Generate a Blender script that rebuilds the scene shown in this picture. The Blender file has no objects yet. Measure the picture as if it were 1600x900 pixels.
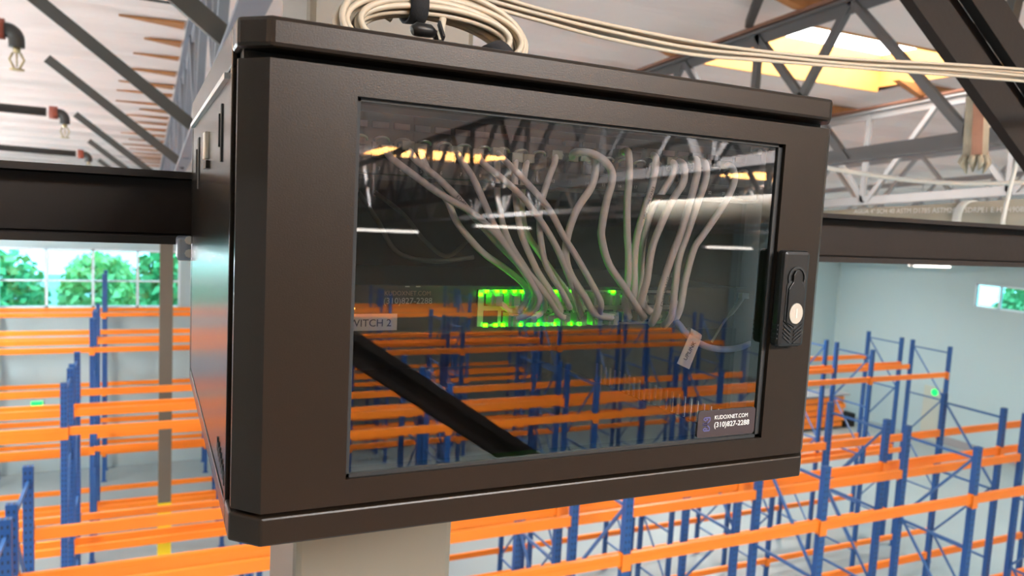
import bpy, math, random
from mathutils import Vector, Matrix
random.seed(7)
sc = bpy.context.scene
COL = sc.collection

# ------------------------------------------------------------------ camera
ZC = 8.2                                   # camera height above the warehouse floor
CAM = Vector((0, 0, ZC))
CR = Vector((0.9035, -0.4255, 0.0515)).normalized()
CF = Vector((0.4285, 0.8984, -0.0959)).normalized()
CU = CR.cross(CF).normalized()
CR = CF.cross(CU).normalized()
FPX = 1210.4
cam_d = bpy.data.cameras.new('camera')
cam_d.sensor_width = 36.0
cam_d.lens = 36.0 * FPX / 1600.0
cam_d.clip_start = 0.05
cam_d.clip_end = 400
cam = bpy.data.objects.new('camera', cam_d)
COL.objects.link(cam)
m = Matrix((CR, CU, -CF)).transposed().to_4x4()
m.translation = CAM
cam.matrix_world = m
sc.camera = cam
cam_d.dof.use_dof = True
cam_d.dof.focus_distance = 0.78
cam_d.dof.aperture_fstop = 9.0


def pt(px, py, Y):
    """a point seen at (px, py) that stands Y metres in front of the camera along +Y"""
    d = CF + CR * ((px - 800) / FPX) - CU * ((py - 450) / FPX)
    return CAM + d * (Y / d.y)


def ptx(px, py, X):
    d = CF + CR * ((px - 800) / FPX) - CU * ((py - 450) / FPX)
    return CAM + d * (X / d.x)


# ------------------------------------------------------------------ world, exposure
w = bpy.data.worlds.new('world')
sc.world = w
w.use_nodes = True
bg = w.node_tree.nodes['Background']
bg.inputs['Color'].default_value = (0.78, 0.92, 1.0, 1)
bg.inputs['Strength'].default_value = 2.8
sc.view_settings.view_transform = 'Standard'
sc.view_settings.look = 'None'
sc.view_settings.gamma = 1.0
sc.view_settings.use_curve_mapping = False
sc.view_settings.exposure = 0.75
SKY_PANEL = 62.0                            # daylight through the skylight panels
try:
    sc.cycles.use_denoising = True
    sc.cycles.max_bounces = 10
    sc.cycles.diffuse_bounces = 6
    sc.cycles.glossy_bounces = 5
    sc.cycles.transparent_max_bounces = 12
    sc.cycles.sample_clamp_indirect = 8
    sc.cycles.caustics_reflective = False
    sc.cycles.caustics_refractive = False
except Exception:
    pass


# ------------------------------------------------------------------ materials
def srgb(r, g, b):
    def c(v):
        v /= 255.0
        return v / 12.92 if v <= 0.04045 else ((v + 0.055) / 1.055) ** 2.4
    return (c(r), c(g), c(b), 1)


M = {}


def mat(name, col, rough=0.5, metal=0.0, bump=None, vary=None, emit=None, strength=0, spec=0.5, coat=0):
    """principled material; bump=(scale, strength, distance), vary=(scale, amount)"""
    a = bpy.data.materials.new(name)
    a.use_nodes = True
    nt = a.node_tree
    b = nt.nodes['Principled BSDF']
    b.inputs['Base Color'].default_value = col
    b.inputs['Roughness'].default_value = rough
    b.inputs['Metallic'].default_value = metal
    b.inputs['Specular IOR Level'].default_value = spec
    b.inputs['Coat Weight'].default_value = coat
    tc = None
    if bump or vary:
        tc = nt.nodes.new('ShaderNodeTexCoord')
    if vary:
        n = nt.nodes.new('ShaderNodeTexNoise')
        n.inputs['Scale'].default_value = vary[0]
        n.inputs['Detail'].default_value = 6
        nt.links.new(tc.outputs['Object'], n.inputs['Vector'])
        mx = nt.nodes.new('ShaderNodeMix')
        mx.data_type = 'RGBA'
        mx.inputs['A'].default_value = tuple(c * (1 - vary[1]) for c in col[:3]) + (1,)
        mx.inputs['B'].default_value = tuple(min(1, c * (1 + vary[1])) for c in col[:3]) + (1,)
        nt.links.new(n.outputs['Fac'], mx.inputs['Factor'])
        nt.links.new(mx.outputs['Result'], b.inputs['Base Color'])
    if bump:
        n = nt.nodes.new('ShaderNodeTexNoise')
        n.inputs['Scale'].default_value = bump[0]
        n.inputs['Detail'].default_value = 3
        nt.links.new(tc.outputs['Object'], n.inputs['Vector'])
        bp = nt.nodes.new('ShaderNodeBump')
        bp.inputs['Strength'].default_value = bump[1]
        bp.inputs['Distance'].default_value = bump[2]
        nt.links.new(n.outputs['Fac'], bp.inputs['Height'])
        nt.links.new(bp.outputs['Normal'], b.inputs['Normal'])
    if emit:
        b.inputs['Emission Color'].default_value = emit
        b.inputs['Emission Strength'].default_value = strength
    M[name] = a
    return a


mat('cabinet_paint', (0.0138, 0.0088, 0.0056, 1), 0.34, bump=(900, 0.25, 0.0004), spec=0.22)
mat('cabinet_side', (0.0165, 0.0118, 0.0088, 1), 0.22, spec=0.22)
mat('cabinet_inside', (0.018, 0.018, 0.018, 1), 0.6)
mat('gasket', (0.006, 0.006, 0.006, 1), 0.7)
mat('black_plastic', (0.008, 0.007, 0.0065, 1), 0.4, spec=0.3)
mat('grip_groove', (0.004, 0.004, 0.004, 1), 0.7)
mat('nickel', (0.72, 0.68, 0.60, 1), 0.35, metal=0.7)
mat('lock_face', (0.30, 0.27, 0.225, 1), 0.5)
mat('sheet_steel', (0.55, 0.55, 0.54, 1), 0.35, metal=0.9)
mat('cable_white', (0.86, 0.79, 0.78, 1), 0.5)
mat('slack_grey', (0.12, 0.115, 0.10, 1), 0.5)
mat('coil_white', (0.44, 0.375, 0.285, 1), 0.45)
mat('cable_blue', (0.30, 0.36, 0.60, 1), 0.5)
mat('cable_blue_deep', (0.05, 0.13, 0.42, 1), 0.5)
mat('cable_print', (0.12, 0.11, 0.11, 1), 0.6)
mat('velcro', (0.010, 0.010, 0.012, 1), 0.9, bump=(700, 0.5, 0.001))
mat('paper', (0.80, 0.78, 0.74, 1), 0.7)
mat('ink', (0.07, 0.07, 0.09, 1), 0.7)
mat('panel_black', (0.014, 0.014, 0.014, 1), 0.4)
mat('label_strip', (0.36, 0.31, 0.32, 1), 0.5)
mat('print_white', (0.55, 0.54, 0.52, 1), 0.6)
mat('sticker_plum', (0.034, 0.024, 0.025, 1), 0.6, spec=0.2)
mat('sticker_logo', (0.06, 0.06, 0.17, 1), 0.5)
mat('sticker_faint', (0.36, 0.24, 0.20, 1), 0.6)
mat('led_green', (0.1, 0.8, 0.1, 1), 0.4, emit=(0.025, 1.0, 0.0, 1), strength=20)
mat('exit_green', (0.0, 0.10, 0.03, 1), 0.6, emit=(0.0, 1.0, 0.12, 1), strength=1.3)
mat('led_amber', (0.8, 0.5, 0.1, 1), 0.4, emit=(1.0, 0.65, 0.15, 1), strength=1.5)
mat('steel_brown', (0.018, 0.0135, 0.0115, 1), 0.6, bump=(60, 0.12, 0.004), vary=(3, 0.15), spec=0.2)
mat('truss_shaded', (0.13, 0.122, 0.122, 1), 0.5, vary=(4, 0.1))  # same grey truss seen against the skylight, its shade put into the colour
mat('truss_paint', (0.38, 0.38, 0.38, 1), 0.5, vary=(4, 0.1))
mat('brace_dark', (0.070, 0.066, 0.060, 1), 0.6)
mat('girder_grey', (0.22, 0.24, 0.28, 1), 0.5, vary=(3, 0.2))
mat('column_beige', (0.125, 0.110, 0.084, 1), 0.5, vary=(2, 0.05))
mat('safety_yellow', (0.88, 0.62, 0.01, 1), 0.5)
mat('wood', (0.46, 0.20, 0.07, 1), 0.7, bump=(30, 0.3, 0.01), vary=(7, 0.25))
mat('wood_pale', (0.66, 0.33, 0.085, 1), 0.7, vary=(5, 0.2))
mat('wall_shaded', (0.26, 0.26, 0.225, 1), 0.75)  # shade on the end wall, put into a darker wall colour
mat('wall_paint', (0.40, 0.53, 0.56, 1), 0.75, vary=(0.3, 0.03))
mat('concrete', (0.25, 0.305, 0.315, 1), 0.36, vary=(0.6, 0.10), bump=(8, 0.05, 0.01))
mat('asphalt', (0.30, 0.30, 0.29, 1), 0.9, vary=(2, 0.2))
mat('pipe_cream', (0.25, 0.23, 0.185, 1), 0.45, vary=(9, 0.12))
mat('pipe_dark', (0.045, 0.043, 0.04, 1), 0.45)
mat('coupling_red', (0.32, 0.075, 0.045, 1), 0.5)
mat('brass', (0.55, 0.45, 0.25, 1), 0.4, metal=0.8)
mat('strap_white', (0.55, 0.55, 0.51, 1), 0.5)
mat('lagging', (0.40, 0.34, 0.25, 1), 0.85, bump=(40, 0.6, 0.01), vary=(20, 0.25))
mat('lagging_core', (0.30, 0.15, 0.10, 1), 0.8, vary=(20, 0.25))
mat('rack_orange', (0.95, 0.24, 0.014, 1), 0.42)
mat('frame_white', (0.70, 0.84, 0.90, 1), 0.5)
mat('door_white', (0.46, 0.50, 0.44, 1), 0.6)
mat('tube_lamp', (0.9, 0.9, 0.88, 1), 0.5, emit=(1.0, 0.93, 0.84, 1), strength=3.5)
mat('lamp_body', (0.75, 0.73, 0.70, 1), 0.5)
mat('skylight_panel', (0.9, 0.9, 0.9, 1), 0.5, emit=(0.95, 0.98, 1.0, 1), strength=SKY_PANEL)
mat('skylight_dim', (0.9, 0.9, 0.9, 1), 0.5, emit=(0.98, 0.985, 1.0, 1), strength=6.5)  # seen panel kept dimmer than the others so its wood isn't blown out
mat('tube_fill', (0.9, 0.9, 0.88, 1), 0.5, emit=(0.93, 0.98, 1.0, 1), strength=420)  # strong tubes of the added battens that brighten the left ceiling
mat('leaf', (0.20, 0.44, 0.17, 1), 0.6, vary=(0.9, 0.6))
mat('leaf_pale', (0.42, 0.58, 0.24, 1), 0.6, vary=(1.2, 0.5))
mat('bark', (0.20, 0.15, 0.10, 1), 0.8)
mat('shelf_grey', (0.30, 0.30, 0.31, 1), 0.6)


def upright_material():
    """blue post paint with the two columns of punched slots of a pallet rack post"""
    a = mat('rack_blue', (0.013, 0.082, 0.28, 1), 0.42)
    nt = a.node_tree
    b = nt.nodes['Principled BSDF']
    tc = nt.nodes.new('ShaderNodeTexCoord')
    sp = nt.nodes.new('ShaderNodeSeparateXYZ')
    nt.links.new(tc.outputs['Object'], sp.inputs[0])

    def mth(op, x, y=None):
        n = nt.nodes.new('ShaderNodeMath')
        n.operation = op
        for i, v in enumerate((x, y)):
            if v is None:
                continue
            if isinstance(v, (int, float)):
                n.inputs[i].default_value = v
            else:
                nt.links.new(v, n.inputs[i])
        return n.outputs[0]
    fz = mth('FRACT', mth('MULTIPLY', sp.outputs['Z'], 1 / 0.075))
    inz = mth('LESS_THAN', mth('ABSOLUTE', mth('SUBTRACT', fz, 0.5)), 0.19)
    ax = mth('ABSOLUTE', mth('SUBTRACT', mth('ABSOLUTE', sp.outputs['X']), 0.020))
    inx = mth('LESS_THAN', ax, 0.007)
    fac = mth('MULTIPLY', inz, inx)
    mx = nt.nodes.new('ShaderNodeMix')
    mx.data_type = 'RGBA'
    mx.inputs['A'].default_value = (0.013, 0.082, 0.28, 1)
    mx.inputs['B'].default_value = (0.012, 0.016, 0.04, 1)
    nt.links.new(fac, mx.inputs['Factor'])
    nt.links.new(mx.outputs['Result'], b.inputs['Base Color'])


upright_material()
mat('brace_blue', (0.04, 0.125, 0.33, 1), 0.4)


def ceiling_material():
    """white faced insulation sheet, pleated across the joists"""
    a = mat('insulation', (0.88, 0.80, 0.76, 1), 0.55)
    nt = a.node_tree
    b = nt.nodes['Principled BSDF']
    tc = nt.nodes.new('ShaderNodeTexCoord')
    mp = nt.nodes.new('ShaderNodeMapping')
    mp.inputs['Scale'].default_value = (0.35, 1.5, 1)
    nt.links.new(tc.outputs['Object'], mp.inputs['Vector'])
    n = nt.nodes.new('ShaderNodeTexNoise')
    n.inputs['Scale'].default_value = 1.1
    n.inputs['Detail'].default_value = 4
    nt.links.new(mp.outputs[0], n.inputs['Vector'])
    wv = nt.nodes.new('ShaderNodeTexWave')
    wv.bands_direction = 'Y'
    wv.inputs['Scale'].default_value = 0.25
    wv.inputs['Distortion'].default_value = 2.0
    nt.links.new(tc.outputs['Object'], wv.inputs['Vector'])
    ad = nt.nodes.new('ShaderNodeMath')
    ad.operation = 'ADD'
    nt.links.new(n.outputs['Fac'], ad.inputs[0])
    nt.links.new(wv.outputs['Fac'], ad.inputs[1])
    bp = nt.nodes.new('ShaderNodeBump')
    bp.inputs['Strength'].default_value = 0.55
    bp.inputs['Distance'].default_value = 0.25
    nt.links.new(ad.outputs[0], bp.inputs['Height'])
    nt.links.new(bp.outputs['Normal'], b.inputs['Normal'])


ceiling_material()


def glass_material(name, tint, refl, rough=0.0):
    """tinted glass: fresnel weighted mirror over a tinted clear body"""
    a = bpy.data.materials.new(name)
    a.use_nodes = True
    nt = a.node_tree
    nt.nodes.clear()
    out = nt.nodes.new('ShaderNodeOutputMaterial')
    tr = nt.nodes.new('ShaderNodeBsdfTransparent')
    tr.inputs['Color'].default_value = tint
    gl = nt.nodes.new('ShaderNodeBsdfGlossy')
    gl.inputs['Roughness'].default_value = rough
    gl.inputs['Color'].default_value = (1, 1, 1, 1)
    fr = nt.nodes.new('ShaderNodeFresnel')
    fr.inputs['IOR'].default_value = refl
    mx = nt.nodes.new('ShaderNodeMixShader')
    nt.links.new(fr.outputs[0], mx.inputs[0])
    nt.links.new(tr.outputs[0], mx.inputs[1])
    nt.links.new(gl.outputs[0], mx.inputs[2])
    nt.links.new(mx.outputs[0], out.inputs[0])
    M[name] = a


glass_material('smoked_glass', (0.97, 0.97, 0.97, 1), 2.35)
glass_material('window_glass', (0.55, 0.97, 1.0, 1), 1.45)


def plug_material():
    a = bpy.data.materials.new('clear_plug')
    a.use_nodes = True
    nt = a.node_tree
    nt.nodes.clear()
    out = nt.nodes.new('ShaderNodeOutputMaterial')
    tr = nt.nodes.new('ShaderNodeBsdfTransparent')
    tr.inputs['Color'].default_value = (0.9, 0.92, 0.88, 1)
    pr = nt.nodes.new('ShaderNodeBsdfPrincipled')
    pr.inputs['Base Color'].default_value = (0.62, 0.66, 0.56, 1)
    pr.inputs['Roughness'].default_value = 0.15
    mx = nt.nodes.new('ShaderNodeMixShader')
    mx.inputs[0].default_value = 0.45
    nt.links.new(tr.outputs[0], mx.inputs[1])
    nt.links.new(pr.outputs[0], mx.inputs[2])
    nt.links.new(mx.outputs[0], out.inputs[0])
    M['clear_plug'] = a


plug_material()


# ------------------------------------------------------------------ mesh helpers
class MB:
    def __init__(self):
        self.v, self.f, self.s = [], [], []

    def quad(self, a, b, c, d):
        n = len(self.v)
        self.v += [tuple(a), tuple(b), tuple(c), tuple(d)]
        self.f.append((n, n + 1, n + 2, n + 3)); self.s.append(False)
        return self

    def box(self, x0, x1, y0, y1, z0, z1):
        n = len(self.v)
        self.v += [(x0, y0, z0), (x1, y0, z0), (x1, y1, z0), (x0, y1, z0), (x0, y0, z1), (x1, y0, z1), (x1, y1, z1), (x0, y1, z1)]
        for q in ((0, 3, 2, 1), (4, 5, 6, 7), (0, 1, 5, 4), (1, 2, 6, 5), (2, 3, 7, 6), (3, 0, 4, 7)):
            self.f.append(tuple(n + i for i in q)); self.s.append(False)
        return self

    def bar(self, a, b, w, h, up=(0, 0, 1)):
        """rectangular bar from a to b, w across, h along up"""
        a, b = Vector(a), Vector(b)
        d = (b - a).normalized()
        u = Vector(up)
        if abs(d.dot(u)) > 0.98:
            u = Vector((0, 1, 0))
        s = d.cross(u).normalized()
        u = s.cross(d).normalized()
        n = len(self.v)
        for p in (a, b):
            for i, j in ((-1, -1), (1, -1), (1, 1), (-1, 1)):
                self.v.append(tuple(p + s * (i * w / 2) + u * (j * h / 2)))
        for q in ((0, 1, 2, 3), (7, 6, 5, 4), (0, 4, 5, 1), (1, 5, 6, 2), (2, 6, 7, 3), (3, 7, 4, 0)):
            self.f.append(tuple(n + i for i in q)); self.s.append(False)
        return self

    def prism(self, pts, y0, y1, plane='xz'):
        """extrude a closed outline; plane xz extrudes along y, xy along z, yz along x"""
        n = len(self.v)
        k = len(pts)
        for t in (y0, y1):
            for p, q in pts:
                self.v.append({'xz': (p, t, q), 'xy': (p, q, t), 'yz': (t, p, q)}[plane])
        self.f.append(tuple(n + i for i in range(k))); self.s.append(False)
        self.f.append(tuple(n + k + i for i in reversed(range(k)))); self.s.append(False)
        for i in range(k):
            j = (i + 1) % k
            self.f.append((n + i, n + k + i, n + k + j, n + j)); self.s.append(False)
        return self

    def tube(self, pts, r, seg=8, cap=True):
        pts = [Vector(p) for p in pts]
        n = len(self.v)
        rs = r if isinstance(r, (list, tuple)) else [r] * len(pts)
        prev = None
        for i, p in enumerate(pts):
            t = (pts[min(i + 1, len(pts) - 1)] - pts[max(i - 1, 0)]).normalized()
            if prev is None:
                a = t.cross(Vector((0, 0, 1)))
                if a.length < 0.05:
                    a = t.cross(Vector((1, 0, 0)))
            else:
                a = prev - t * prev.dot(t)
            a.normalize()
            prev = a
            b = t.cross(a)
            for k in range(seg):
                th = 2 * math.pi * k / seg
                self.v.append(tuple(p + a * (rs[i] * math.cos(th)) + b * (rs[i] * math.sin(th))))
        for i in range(len(pts) - 1):
            for k in range(seg):
                k2 = (k + 1) % seg
                self.f.append((n + i * seg + k, n + i * seg + k2, n + (i + 1) * seg + k2, n + (i + 1) * seg + k)); self.s.append(True)
        if cap:
            self.f.append(tuple(n + k for k in reversed(range(seg)))); self.s.append(False)
            e = n + (len(pts) - 1) * seg
            self.f.append(tuple(e + k for k in range(seg))); self.s.append(False)
        return self

    def mesh(self, name, material):
        me = bpy.data.meshes.new(name)
        me.from_pydata(self.v, [], self.f)
        me.polygons.foreach_set('use_smooth', self.s)
        me.materials.append(M[material] if isinstance(material, str) else material)
        me.update()
        import bmesh
        bm = bmesh.new(); bm.from_mesh(me)
        bmesh.ops.recalc_face_normals(bm, faces=bm.faces)
        bm.to_mesh(me); bm.free()
        return me

    def build(self, name, material, parent=None, bevel=0, loc=None):
        return link(name, self.mesh(name, material), parent, bevel, loc)


def link(name, me, parent=None, bevel=0, loc=None):
    o = bpy.data.objects.new(name, me)
    COL.objects.link(o)
    if parent:
        o.parent = parent
    if loc is not None:
        o.location = loc
    if bevel:
        b = o.modifiers.new('bevel', 'BEVEL')
        b.width = bevel
        b.segments = 2
        b.limit_method = 'ANGLE'
        b.angle_limit = math.radians(40)
    return o


def tag(o, label, cat, group=None, kind=None):
    o['label'] = label
    if cat:
        o['category'] = cat
    if group:
        o['group'] = group
    if kind:
        o['kind'] = kind
    return o


def struct(o, label=None, cat=None):
    o['kind'] = 'structure'
    if label:
        o['label'] = label
    if cat:
        o['category'] = cat
    return o


def thing(name, label, cat, loc=(0, 0, 0), group=None):
    o = bpy.data.objects.new(name, None)
    COL.objects.link(o)
    o.location = loc
    o.empty_display_size = 0.1
    tag(o, label, cat, group)
    return o


def spline(pts, n=8):
    """catmull-rom through pts"""
    P = [Vector(p) for p in pts]
    P = [P[0] * 2 - P[1]] + P + [P[-1] * 2 - P[-2]]
    out = []
    for i in range(1, len(P) - 2):
        for k in range(n):
            t = k / n
            a, b, c, d = P[i - 1], P[i], P[i + 1], P[i + 2]
            out.append(0.5 * ((2 * b) + (c - a) * t + (2 * a - 5 * b + 4 * c - d) * t * t + (3 * b - a - 3 * c + d) * t ** 3))
    out.append(P[-2])
    return out


def text(name, body, size, material, parent, mtx, align='LEFT', sx=1.0, bold=0.0):
    cu = bpy.data.curves.new(name, 'FONT')
    cu.body = body
    cu.size = size
    cu.align_x = align
    cu.extrude = 0.00012
    cu.offset = bold
    cu.resolution_u = 3
    t = bpy.data.objects.new(name, cu)
    COL.objects.link(t)
    dg = bpy.context.evaluated_depsgraph_get()
    me = bpy.data.meshes.new_from_object(t.evaluated_get(dg))
    bpy.data.objects.remove(t)
    me.transform(mtx @ Matrix.Diagonal((sx, 1, 1, 1)))
    me.materials.clear()
    me.materials.append(M[material])
    return link(name, me, parent)


def facing(loc, roll=0.0):
    """matrix for text on a plane that faces -Y"""
    return Matrix.Translation(loc) @ Matrix.Rotation(roll, 4, 'Y') @ Matrix.Rotation(math.pi / 2, 4, 'X')


Z = ZC                                      # short for heights given relative to the camera

# ================================================================== THE SETTING
XL, XR, YB, YF = -22.0, 28.7, -31.6, 25.5   # inside faces of the walls
RIDGE = 0.6
CEIL = 2.36                                 # ceiling above the camera at the ridge


def roof_z(y, h=CEIL):
    return Z + h - (0.066 * (y - RIDGE) if y > RIDGE else 0.050 * (RIDGE - y))


struct(MB().box(XL - .3, XR + .3, YB - .3, YF + .3, -0.3, 0).build('floor', 'concrete'), 'pale grey sealed concrete warehouse floor', 'floor')

# skylights: (x0, x1, y0, y1)
SKY = [(5.55, 8.95, 5.95, 7.6), (5.2, 8.6, -19.2, -17.4), (15.6, 18.4, -17.6, -16.0), (0.7, 4.6, -6.1, -3.5),
       (-8.5, -5.5, 7.0, 8.6), (-8.5, -5.5, -6.6, -5.0), (9.5, 12.5, 15.2, 16.8), (12.5, 15.5, -6.6, -5.0),
       (-9.0, -6.0, 17.0, 18.6), (-9.0, -6.0, -18.6, -17.0), (22.0, 25.0, 8.2, 9.8), (22.5, 25.5, -8.8, -7.2), (19.6, 22.2, 21.3, 22.9), (24.5, 27.5, -25.2, -23.6)]


def ceiling(name, ya, yb, label):
    xs = sorted({XL, XR} | {v for s in SKY for v in s[:2]})
    ys = sorted({ya, yb} | {v for s in SKY for v in s[2:] if ya < v < yb})
    mb = MB()
    for i in range(len(xs) - 1):
        for j in range(len(ys) - 1):
            cx, cy = (xs[i] + xs[i + 1]) / 2, (ys[j] + ys[j + 1]) / 2
            if any(s[0] < cx < s[1] and s[2] < cy < s[3] for s in SKY):
                continue
            a, b, c, d = ((xs[i], ys[j]), (xs[i + 1], ys[j]), (xs[i + 1], ys[j + 1]), (xs[i], ys[j + 1]))
            mb.quad(*[(p, q, roof_z(q)) for p, q in (a, b, c, d)])
            mb.quad(*[(p, q, roof_z(q) + 0.12) for p, q in (a, d, c, b)])
    return struct(mb.build(name, 'insulation'), label, 'ceiling')


ceil_f = ceiling('ceiling', RIDGE, YF, 'white sheet insulation under the roof slope beyond the cabinet')
ceil_b = ceiling('ceiling', YB, RIDGE, 'white sheet insulation under the roof slope mirrored in the glass')

SKYLAB = ['bright skylight with wooden well above the cable run', 'skylight glowing in the top left of the door glass',
          'skylight mirrored at the right edge of the door glass', 'unseen skylight overhead behind the viewer, enlarged for light',
          'added unseen skylight over the left racks beyond the cabinet', 'added unseen skylight over the left aisle behind the viewer',
          'added skylight hidden behind the cabinet over the middle racks', 'added unseen skylight over the right racks behind the viewer',
          'added unseen skylight over the far left corner beyond the cabinet', 'added unseen skylight over the far left corner behind the viewer',
          'added unseen skylight near the right wall beyond the cabinet', 'added unseen skylight near the right wall behind the viewer', 'added unseen skylight over the far right corner beyond the cabinet', 'added unseen skylight over the far right corner behind the viewer']
for si, ((x0, x1, y0, y1), lab) in enumerate(zip(SKY, SKYLAB)):
    zc = roof_z((y0 + y1) / 2)
    t = thing('window_%d' % (si + 3), lab, 'skylight', (0, 0, 0), 'roof skylights')
    t['kind'] = 'structure'
    top = 0.42
    MB().quad((x0, y0, zc + top), (x0, y1, zc + top), (x1, y1, zc + top), (x1, y0, zc + top)).build('panel', 'skylight_dim' if si == 0 else 'skylight_panel', t)
    for a in ((x0 - .04, x0, y0 - .04, y1 + .04), (x1, x1 + .04, y0 - .04, y1 + .04)):
        MB().box(*a, zc + .0, zc + top).build('curb_board', 'wood_pale', t)
    for a in ((x0, x1, y0 - .04, y0), (x0, x1, y1, y1 + .04)):
        MB().box(*a, roof_z((a[2] + a[3]) / 2) - .012, zc + top * .52).build('curb_board', 'wood_pale', t)
        MB().box(a[0], a[1], a[2] - .015, a[3] + .015, zc + top * .52, zc + top).build('curb_board', 'wood_pale', t)


def wall_with_windows(name, axis, pos, lo, hi, top, wins, label, paint='wall_paint'):
    """wall slab built around its window openings; axis 'x' wall runs along x at y=pos"""
    mb = MB()
    th = 0.2

    def seg(a, b, z0, z1):
        if b - a < 1e-3 or z1 - z0 < 1e-3:
            return
        s = th if pos > 0 else -th
        if axis == 'x':
            mb.box(a, b, min(pos, pos + s), max(pos, pos + s), z0, z1)
        else:
            mb.box(min(pos, pos + s), max(pos, pos + s), a, b, z0, z1)
    cur = lo
    for a, b, z0, z1 in sorted(wins):
        seg(cur, a, 0, top)
        seg(a, b, 0, z0)
        seg(a, b, z1, top)
        cur = b
    seg(cur, hi, 0, top)
    return struct(mb.build(name, paint), label, 'wall')


WF = (-9.55, 0.98, Z - 3.38, Z - 1.66)
WR = (15.2, 19.05, Z - 2.64, Z - 1.74)
wall_with_windows('wall_far', 'x', YF, XL, XR, 10.0, [WF], 'pale far wall with a strip window')
wall_with_windows('wall_right', 'y', XR, YB, YF, 11.2, [WR], 'pale bluish side wall on the right with a small window')
wall_with_windows('wall_left', 'y', XL, YB, YF, 11.2, [], 'pale side wall far to the left')
wall_with_windows('wall_back', 'x', YB, XL, XR, 10.0, [], 'end wall with shade put into its colour, mirrored in the door glass', 'wall_shaded')


def window(name, axis, pos, win, panes, rows, label):
    a, b, z0, z1 = win
    fr = MB()
    wd = .06

    def bx(p0, p1, q0, q1, d0=-.02, d1=.10):
        if axis == 'x':
            return MB().box(p0, p1, pos + d0, pos + d1, q0, q1)
        return MB().box(pos + d0, pos + d1, p0, p1, q0, q1)
    root = struct(bx(a, b, z0, z0 + wd).build(name, 'frame_white'), label, 'window')
    bx(a, b, z1 - wd, z1).build('window_frame', 'frame_white', root)
    bx(a, a + wd, z0, z1).build('window_frame', 'frame_white', root)
    bx(b - wd, b, z0, z1).build('window_frame', 'frame_white', root)
    step = (b - a) / panes
    for k in range(1, panes):
        bx(a + step * k - .035, a + step * k + .035, z0, z1).build('mullion', 'frame_white', root)
    if rows == 2:
        zm = z0 + (z1 - z0) * .46
        bx(a, b, zm - .025, zm + .025, 0, .08).build('muntin', 'frame_white', root)
    for k in range(panes):
        bx(a + step * k, a + step * (k + 1), z0, z1, .04, .05).build('pane', 'window_glass', root)
    return root


window('window_1', 'x', YF, WF, 9, 2, 'wide strip window in the far wall showing trees')
window('window_2', 'y', XR, WR, 4, 1, 'small high window in the right wall showing leaves')

# outdoors
struct(MB().box(-60, 90, -60, 90, -0.6, -0.32).build('ground', 'asphalt'), 'sunlit yard outside the windows', 'ground')


def tree(loc, h, rad, label, mt, seed, n=1500):
    rnd = random.Random(seed)
    t = thing('tree', label, 'tree', loc, 'trees outside the windows')
    MB().tube([(0, 0, 0), (0.1, 0, h * .4), (0, .1, h * .75)], [.2, .15, .08], 8).build('trunk', 'bark', t)
    mb = MB()
    for k in range(n):
        u, v = rnd.random() * 2 * math.pi, rnd.uniform(-1, 1)
        r = rad * (0.55 + 0.45 * rnd.random())
        s = math.sqrt(1 - v * v)
        c = Vector((r * s * math.cos(u), r * s * math.sin(u), h * .62 + r * v * 1.1))
        a = Vector((rnd.uniform(-1, 1), rnd.uniform(-1, 1), rnd.uniform(-1, 1))).normalized() * rnd.uniform(.12, .30)
        b = a.cross(Vector((rnd.uniform(-1, 1), rnd.uniform(-1, 1), rnd.uniform(-1, 1)))).normalized() * a.length * .6
        mb.quad(c - a, c + b, c + a, c - b)
    f = mb.build('foliage', mt, t)
    f['kind'] = 'stuff'


for i, (x, y, h, r, lab, mt) in enumerate([
        (-4.9, 31.5, 7.4, 1.9, 'bushy green tree left in the far window', 'leaf'), (-1.6, 35.0, 7.2, 1.5, 'pale leafed tree in the middle of the far window', 'leaf_pale'),
        (1.2, 31.0, 8.4, 1.6, 'tall green tree behind the column in the far window', 'leaf'), (-9.4, 33.0, 8.4, 2.2, 'broad green tree beyond the left end of the far window', 'leaf'),
        (34.0, 15.6, 8.6, 1.8, 'leafy tree outside the small right window', 'leaf'), (34.6, 20.0, 8.2, 1.8, 'dark green tree at the left of the small right window', 'leaf')]):
    tree((x, y, -0.32), h, r, lab, mt, i)

# ================================================================== ROOF STEEL
TOPC = 2.14                                 # top chord above the camera at the ridge


def truss(x, top, bot, label, webs, colour='truss_paint', y0=YB, y1=YF, chord=0.13):
    t = thing('roof_truss', label, 'truss', (x, 0, 0), 'roof trusses')
    zt = lambda y: roof_z(y, top)
    zb = lambda y: roof_z(y, bot)
    for ya, yb in ((y0, RIDGE), (RIDGE, y1)):
        for z, nm in ((zt, 'top_chord'), (zb, 'bottom_chord')):
            c = MB()
            c.bar((0, ya, z(ya)), (0, yb, z(yb)), chord, .025)
            c.bar((0.0, ya, z(ya) + (-.055 if nm == 'top_chord' else .055)), (0.0, yb, z(yb) + (-.055 if nm == 'top_chord' else .055)), .03, .10)
            c.build(nm, colour, t)
    for a, za, b, zb_ in webs:
        pa = (0, a, zt(a) if za else zb(a))
        pb = (0, b, zt(b) if zb_ else zb(b))
        MB().bar(pa, pb, .062, .062, up=(1, 0, 0)).build('web', colour, t)
    return t


def warren(start, panel, y0=YB + .4, y1=YF - .4, vert=True):
    out = []
    k0 = math.ceil((y0 - start) / panel)
    k1 = math.floor((y1 - start) / panel) - 1
    for k in range(k0, k1 + 1):
        a = start + k * panel
        out += [(a, 0, a + panel / 2, 1), (a + panel / 2, 1, a + panel, 0)]
        if vert:
            out.append((a + .05, 0, a + .05, 1))
    return out


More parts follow.
